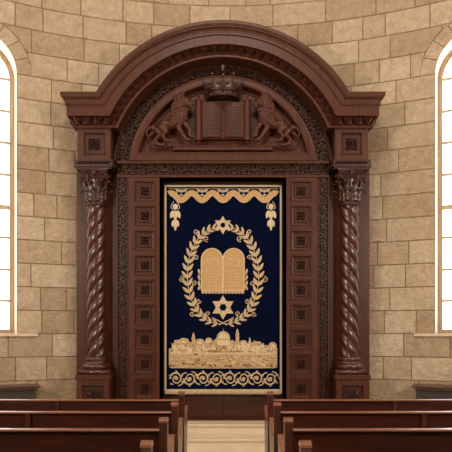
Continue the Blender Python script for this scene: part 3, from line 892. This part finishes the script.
# wreath: two branches
def wx(t): # t 0 top .. 1 bottom
    a = .17 + t*(pi-.17-.03); return 35.6*sin(a)**.85 if a < pi else 0, 275.5 - 48.5*cos(a)
for sg in (-1, 1):
    mb = MB(); ctr = [wx(i/60) for i in range(61)]
    line(mb, [(223 + sg*x, y) for x, y in ctr], 1.0)
    n = 19
    for i in range(n):
        t = (i+.4)/n; x, y = wx(t); x2, y2 = wx(min(1, t+.01)); x0_, y0_ = wx(max(0, t-.01))
        tx, ty = -(x2-x0_), -(y2-y0_); an = atan2(ty, sg*tx)      # pointing up the branch
        sc = .75 + .35*sin(pi*min(1, t*1.05))
        for q in (-1, 1):
            la = an + q*.60; L = 8.2*sc
            mb.leaf(em, 223+sg*x + cos(la)*L*.5 + cos(an+q*pi/2)*.4, y + sin(la)*L*.5 + sin(an+q*pi/2)*.4, la, L, 3.0*sc, .010)
    for t, q, r in ((.12, 1, 3.0), (.16, -1, 2.6), (.33, 1, 3.0), (.50, -1, 3.2), (.54, 1, 2.6), (.70, 1, 2.8), (.74, -1, 2.6), (.86, 1, 2.7)):
        x, y = wx(t); inn = -q       # q=1 inside
        bx = 223 + sg*(x - q*6.2*sin(.17+t*3)); by = y + q*6.2*cos(.17+t*3)
        line(mb, [(bx + r*(1-k/18)*cos(k*.55+t*9), by + r*(1-k/18)*sin(k*.55+t*9)) for k in range(15)], 1.0)
    build('laurel_branch', mb, M_GOLD, CUR)
mb = MB(); line(mb, [(212,317.5),(217,320),(222,322.5),(227,325)], 1.1); line(mb, [(234,317.5),(229,320),(224,322.5),(219,325)], 1.1)
build('branch_tie', mb, M_GOLD, CUR)
# tablets
mb = MB()
for c in (212.0, 233.6):
    hw = 10.7; cy_ = 259.6
    o = [(c - hw*cos(pi*i/24), cy_ - hw*1.03*sin(pi*i/24)) for i in range(25)]
    band(mb, o, [(x, 290.5) for x, y in o], .010)
tab = build('tablets', mb, M_GOLDT, CUR); tab['label'] = 'pair of round-topped gold tablets'
mb = MB()
for c in (212.0, 233.6):
    hw = 10.5; cy_ = 259.6
    line(mb, [(c-hw, 290.5)] + [(c - hw*cos(pi*i/20), cy_ - hw*1.03*sin(pi*i/20)) for i in range(21)] + [(c+hw, 290.5)], 1.5, .020)
line(mb, seg((201.5,290.6),(244.2,290.6),30), 1.4, .020)
for i in range(13): mb.leaf(em, 203.1 + 3.3*i, 292.2, 0, 3.6, 3.4, .015)
build('tablet_edging', mb, M_GOLDL, tab)
mb = MB()       # the letters as they stand on the tablets
def ln(*p): line(mb, p, 1.15, .024)
ln((207.0,259.4),(211.2,259.4)); ln((210.0,259.4),(209.4,266.6)); ln((207.0,258.6),(207.2,260.4))
ln((212.8,259.2),(218.0,259.2)); ln((218.0,259.2),(218.2,266.8)); ln((212.8,258.4),(213.0,260.2))
ln((227.2,259.2),(232.2,259.2)); ln((232.0,259.2),(232.0,266.6)); ln((228.4,262.0),(228.4,266.6))
ln((234.2,259.2),(238.6,259.2)); ln((238.6,259.2),(238.6,266.4)); ln((238.6,266.4),(234.2,266.4))
rng = random.Random(11)
for c in (212.6, 233.0):
    for r in range(6):
        y = 270.4 + r*3.0
        for half in (-1, 1):
            x = c + (-6.4 if half < 0 else .9)
            e = x + 5.2
            while x < e:
                w = rng.uniform(.7, 1.2); line(mb, [(x, y), (x+w, y)], .55, .022)
                if rng.random() < .7: line(mb, [(x+w, y), (x+w, y+1.1)], .5, .022)
                x += w + .45
build('tablet_lettering', mb, M_GOLDL, tab)
mb = MB()
for q, c in ((-1, 199.2), (1, 246.4)):
    for y in (272, 278, 284): mb.leaf(em, c, y, pi/2 + q*.25, 6.5, 2.4, .009)
    mb.leaf(em, c, 288, pi/2 - q*.5, 5, 2.6, .009)
build('tablet_leaves', mb, M_GOLD, CUR)
# city skyline
mb = MB()
def dome(c, hw, yb, yt, n=12): return [(c - hw*cos(pi*i/n), yb - (yb-yt)*sin(pi*i/n)**.85) for i in range(n+1)]
def minaret(x, hw, yb, yt): return [(x-hw, yb), (x-hw, yt+6), (x-hw-.5, yt+5.6), (x-hw*.9, yt+4.8), (x-hw*.6, yt+2.2), (x, yt), (x+hw*.6, yt+2.2), (x+hw*.9, yt+4.8), (x+hw+.5, yt+5.6), (x+hw, yt+6), (x+hw, yb)]
sky = [(169,349),(172,348.6),(172.4,343.6),(174.6,343.4),(174.8,340.4),(179.6,340.4)] + dome(184,4.6,341,338.4) + [(190,342.6),(192,342.8)] + minaret(193.5,1.2,343,332.6) + [(196,342.6)] + dome(199.8,4.2,342.4,339.2) + [(204.6,343),(205.4,342.6)] + dome(208.8,3.2,341,338) + [(212.4,342),(213,343),(214.4,340),(216,339.6),(216.4,338)] \
    + dome(223.4,6.2,338.5,331.6,16) + [(230,341),(231,341.4),(232,340.2),(234.4,341.6)] + minaret(237.4,1.2,342.4,328.8) + [(240,342.8)] + dome(243.4,3.4,343,340.6) + [(247.4,344),(248.4,343.8)] + minaret(249.8,.8,344,337.2) + [(251.2,343),(253,343)] + [(254.3,340.4),(255.4,341.8),(260.6,342),(261.2,347),(263,347.6)] + dome(265.8,2.6,347,345.6) + [(268.6,346.4)] + dome(272.6,3.6,346,342.4) + [(276.4,348),(277.2,349)]
# strips between the roof line and the ground so the sheet follows the folds
tops = []
for a, b in zip(sky, sky[1:]):
    n = max(1, int(abs(b[0]-a[0])/1.5)); tops += [(a[0]+(b[0]-a[0])*i/n, a[1]+(b[1]-a[1])*i/n) for i in range(n)]
tops.append(sky[-1])
bots = [(x, 367.0 - (1.6 if x < 171 or x > 275.5 else 0)) for x, y in tops]
mids = [(x, (y+366)/2) for x, y in tops]
band(mb, tops, mids, .010); mb.grid([[E(*p, .010) for p in mids], [E(*p, .010) for p in bots], [E(*p, -.002) for p in bots]])
line(mb, [(223.4,332.5),(223.4,328.8)], .6)
ct = build('city_skyline', mb, M_GOLDM, CUR); ct['label'] = 'gold embroidered walled city with domes and minarets'
mb = MB()   # stitched buildings, walls and outlines in relief
rng = random.Random(21)
line(mb, tops, .8, .021)
line(mb, [(169.5,366.6)] + [(171,367.6),(200,367.9),(250,367.9),(275,367.6),(277,366.4)], 1.0, .02)
line(mb, seg((169.5,352.4),(277,352.4),40), .7, .021)
for i in range(62):
    x = rng.uniform(170.5, 273); w = rng.uniform(2.2, 5.0); y0 = rng.uniform(344.5, 350); hgt = rng.uniform(1.8, 4.2)
    flat(mb, [(x, y0+hgt), (x, y0), (x+w, y0), (x+w, y0+hgt)], .012 + rng.random()*.007)
    if rng.random() < .3: flat(mb, dome(x+w/2, w*.42, y0+.2, y0-1.8, 8), .016)
for i in range(7): flat(mb, dome([184,199.8,208.8,243.4,265.8,272.6,179][i], 2.6, [343,344,342.6,345,349,348,343][i], [340.2,341,339.6,342,347,344,341.8][i], 8), .017)
flat(mb, dome(223.4, 5.2, 339, 333, 14), .017); flat(mb, [(217,345.5),(217,340),(230,340),(230,345.5)], .016)
for i in range(46):
    x = 170 + i*2.32; flat(mb, [(x, 354.8), (x, 352.8), (x+1.5, 352.8), (x+1.5, 354.8)], .014)
for i in range(120):
    x = rng.uniform(170, 272); y = rng.uniform(356, 365.5); w = rng.uniform(1.5, 5)
    line(mb, [(x, y), (x+w*.5, y-rng.uniform(-.4,.6)), (x+w, y+rng.uniform(-.5,.5))], rng.uniform(.5,.9), .020)
for k_ in range(3): line(mb, [(249+k_*1.6,358.4+k_*.3),(253+k_*1.6,361),(258+k_*1.8,363),(264+k_*1.4,366)], .9, .022)
build('stitched_buildings', mb, M_GOLDL, ct)
mb = MB()   # dark thread windows and shrubs
def dk(x, y, w, h_): flat(mb, [(x, y+h_), (x, y), (x+w, y), (x+w, y+h_)], .0195)
for i in range(5): dk(178.5+i*2, 349.4, .9, 1.5)
for i in range(15): dk(209.5+i*2.35, 350.6, 1.0, 1.6)
for i in range(5): dk(268.5+i*1.8, 349.8, .8, 1.5)
for i in range(12): dk(rng.uniform(172,274), rng.uniform(344.6,349), .6, 1.0)
dk(194, 353.6, 4, 1.1)
for i in range(90): dk(rng.uniform(170.5,274), rng.uniform(342.5,351.5), rng.choice((.35,.4,.9)), rng.choice((.8,1.6,.4)))
for i in range(130):
    x = rng.uniform(170,272); y = rng.uniform(355.5,366); w = rng.uniform(1,4)
    line(mb, [(x, y), (x+w*.5, y+rng.uniform(-.5,.5)), (x+w, y+rng.uniform(-.4,.4))], .45, .022)
for cx_, w_, cy_ in ((198,3.2,360.5),(191,3,364.5),(206,4,364.8),(172,2,365),(213,3,365.6),(240,6,364.9),(248,3,365.4),(270,4,365.8),(228,3,365.6),(184,2,363.6)):
    for j in range(7): mb.leaf(em, cx_ + rng.uniform(-w_, w_), cy_ + rng.uniform(-.9, .9), rng.uniform(0, 3), 2.6, 1.3, .024)
build('dark_stitching', mb, M_GOLDD, ct)
# lower scroll border
mb = MB(); uu = F/YC
for q in range(8):
    c = 169.5 + 6.72 + 13.44*q; up = 1 if q % 2 == 0 else -1
    pts = []
    for i in range(26):
        a = pi + i/25*3.1*pi; r = 6.2*(1 - i/25*.78)
        pts.append((c + r*cos(a), 378.6 + up*(1.1*r*sin(a) + .2)))
    line(mb, pts, [1.9 - 1.0*i/25 for i in range(26)], .012)
    mb.leaf(em, c, 378.6, .6*up, 4.2, 3.0, .014)
    for a in (.5, 1.5, 2.6): mb.leaf(em, c + 6.3*cos(a), 378.6 - up*6.6*sin(a), -up*(a + .7), 4.4, 2.0, .013)
    for dx_, dy_, an_ in ((6.2, 3.6, .9), (6.2, -3.6, -.9), (-4.4, 5.6, .2)): mb.leaf(em, c + dx_, 378.6 + dy_*up, an_*up, 4.0, 1.7, .013)
    line(mb, [(c+2, 378.6+up*7.0), (c+5, 378.6+up*6.2), (c+8, 378.6+up*3), (c+9.5, 378.6-up*1)], 1.2, .012)
build('scroll_border', mb, M_GOLD, CUR)

# ------------------------------------------------------------------ pews
XP = .395; PT = .90
def make_pew(sg, z_back):
    # local: y = 0 at the back face of the rail, +y towards the ark
    nm = empty('pew', (0,0,0), '', 'pew'); nm['_b'] = (0,0,0)
    Lp = 3.3; x_in = XP; 
    def X(a): return sg*(x_in + a)
    mb = MB()
    def bx(m, a0, a1, y0, y1, z0, z1): m.box(X(a0), X(a1), y0, y1, z0, z1)
    # back panel (slightly raked): three boards with fine joints
    def rake(z): return .0 + (PT - z)*.10
    zs = [.38, .545, .70, .872]
    for a, b in zip(zs, zs[1:]):
        pts = [(rake(a+.002)+.012, a+.002), (rake(b-.002)+.012, b-.002), (rake(b-.002)+.034, b-.002), (rake(a+.002)+.034, a+.002)]
        mb.prismx(pts, X(.05), X(Lp-.05))
    pts = [(rake(.38)+.016, .38), (rake(.882)+.016, .882), (rake(.882)+.030, .882), (rake(.38)+.030, .38)]
    mb.prismx(pts, X(.05), X(Lp-.05))
    mb.box(X(.05), X(Lp-.05), .05, .09, .10, .40)
    build('backrest', mb, W_PEW, nm, bevel=.002)
    mb = MB()
    pr = [(-.008,.885),(-.008,.892),(-.002,.898),(.008,.901),(.036,.901),(.048,.898),(.054,.892),(.054,.885),(.046,.880),(.002,.880)]
    mb.prismx(pr, X(.05), X(Lp-.05)); build('top_rail', mb, W_RAIL, nm, bevel=.002)
    for q in (1.245, 2.35):
        mb = MB(); mb.prismx([(rake(.30)-.004,.30),(rake(.879)-.004,.879),(rake(.879)+.02,.879),(rake(.30)+.02,.30)], X(q-.02), X(q+.02)); build('stile', mb, W_ARK, nm, bevel=.003)
    mb = MB(); mb.prismx([(.06,.42),(.10,.445),(.46,.455),(.49,.445),(.495,.43),(.47,.42),(.06,.395)], X(.05), X(Lp-.05)); build('seat', mb, W_PEW, nm, bevel=.003)
    for a0 in (0, Lp-.055):
        mb = MB()
        prof = [(-.022,.0),(.50,.0),(.50,.07),(.46,.10),(.44,.30),(.455,.45),(.50,.62),(.515,.70),(.505,.745),(.47,.772),(.43,.778),(.385,.765),(.33,.735),(.27,.70),(.20,.675),(.14,.68),(.095,.71),(.07,.77),(.062,.86),(.060,.945),(.048,.964),(.020,.972),(-.008,.966),(-.024,.948),(-.026,.90),(-.012,.60),(.02,.30),(.02,.10),(-.022,.07)]
        mb.prismx(prof, X(a0), X(a0+.055))
        build('end_panel', mb, W_PEW, nm, bevel=.008, segs=3)
        mb = MB()
        cap = [(-.03,.945),(-.028,.962),(-.008,.973),(.020,.979),(.050,.971),(.066,.95),(.066,.945)]
        mb.prismx(cap, X(a0)-sg*.003, X(a0+.058)); build('post_cap', mb, W_RAIL, nm, bevel=.003); mb = MB()
        ar = [(.385,.765),(.43,.778),(.47,.772),(.505,.745),(.515,.70),(.522,.70),(.515,.752),(.475,.785),(.43,.791),(.38,.778),(.32,.745),(.26,.71),(.20,.688),(.20,.675),(.27,.70),(.33,.735)]
        mb.prismx(ar, X(a0)-sg*.004, X(a0+.059))
        build('arm_cap', mb, W_RAIL, nm, bevel=.003)
    return nm
rowsY = [5.76, 4.875, 3.99, 3.13]
names = ['front', 'second', 'third', 'nearest']
labs = {-1: ['frontmost dark wooden pew left of the aisle, closest to the ark', 'dark wooden pew left of the aisle, second back from the ark', 'dark wooden pew left of the aisle, third back from the ark', 'nearest left pew, only its aisle post top shows at the bottom edge'],
        1: ['frontmost dark wooden pew right of the aisle, closest to the ark', 'dark wooden pew right of the aisle, second back from the ark', 'dark wooden pew right of the aisle, third back from the ark', 'nearest right pew, only its aisle post top shows at the bottom edge']}
for sg in (-1, 1):
    src = make_pew(sg, 0); kids = [o for o in bpy.data.objects if o.parent == src]
    for i, y in enumerate(rowsY):
        if i == 0: o = src
        else:
            o = src.copy(); COL.objects.link(o)
            for k_ in kids:
                c = k_.copy(); COL.objects.link(c); c.parent = o
        o.location = (sg*(.012 if i == 0 else 0), y, 0); o['label'] = labs[sg][i]; o['group'] = 'wooden pews %s of the aisle' % ('left' if sg < 0 else 'right')

# ------------------------------------------------------------------ low cabinets under the windows
def arcbox(mb, s0, s1, d0, d1, z0, z1, n=14): wbar(mb, s0, s1, z0, z1, -d1, -d0, n)
for sg, side in ((-1, 'left'), (1, 'right')):
    c0 = 2.77; s0, s1 = c0, 4.75
    a, b = (s0, s1) if sg > 0 else (-s1, -s0)
    loc = (0, 0, 0)
    bx = wp(sg*3.6, 0, -.15)
    E_ = empty('radiator_cabinet', bx, 'low dark cabinet with brown top against the stone wall under the %s window' % side, 'cabinet', None); E_['_b'] = tuple(bx)
    mb = MB(); arcbox(mb, a+.05, b-.05, .01, .24, .0, .765)
    arcbox(mb, a+.07, b-.07, .02, .252, .10, .70)
    build('body', mb, M_CAB, E_, bevel=.004)
    mb = MB()
    n = 34
    for i in range(n):
        q = a+.12 + (b-a-.24)*i/(n-1); arcbox(mb, q-.006, q+.006, .25, .262, .14, .64, 1)
    build('grille', mb, M_GRIL, E_)
    mb = MB(); arcbox(mb, a, b, .004, .30, .795, .83); arcbox(mb, a+.025, b-.025, .004, .275, .765, .795)
    build('cabinet_top', mb, W_CAB, E_, bevel=.008)

# clean helper props
for o in bpy.data.objects:
    if '_b' in o: del o['_b']

# ------------------------------------------------------------------ light
w = bpy.data.worlds.new('sky'); S.world = w; w.use_nodes = True
bg = w.node_tree.nodes['Background']; bg.inputs[0].default_value = (1.0, .97, .92, 1); bg.inputs[1].default_value = 6.0
def area(name, loc, target, size, power, col, sy=None):
    l = bpy.data.lights.new(name, 'AREA'); l.energy = power; l.size = size; l.color = col
    if sy: l.shape = 'RECTANGLE'; l.size_y = sy
    o = bpy.data.objects.new(name, l); COL.objects.link(o); o.location = loc
    o.rotation_euler = (Vector(target) - Vector(loc)).to_track_quat('-Z', 'Y').to_euler(); return o
area('overhead_fill', (0, 3.4, 8.6), (0, 7.8, 1.5), 2.4, 280, (1, .88, .74))  # added overhead area light, an unseen source with no fixture
area('side_fill', (-5.0, 1.5, 4.0), (-.8, 8.4, 1.5), 1.2, 245, (1, .89, .77))  # unseen fill light added to brighten the lower wall and column sides
area('side_fill', (5.0, 1.5, 4.0), (.8, 8.4, 1.5), 1.2, 245, (1, .89, .77))  # matching added fill light on the right, also out of view

# ------------------------------------------------------------------ camera
cam = bpy.data.cameras.new('camera'); co = bpy.data.objects.new('camera', cam); COL.objects.link(co)
co.location = (0, 0, EYE); co.rotation_euler = (pi/2, 0, 0)
cam.sensor_width = 36; cam.lens = 36*F/452; cam.shift_y = (HY-226)/452
S.camera = co
S.view_settings.view_transform = 'Standard'; S.view_settings.look = 'None'; S.view_settings.gamma = 1; S.view_settings.exposure = 0
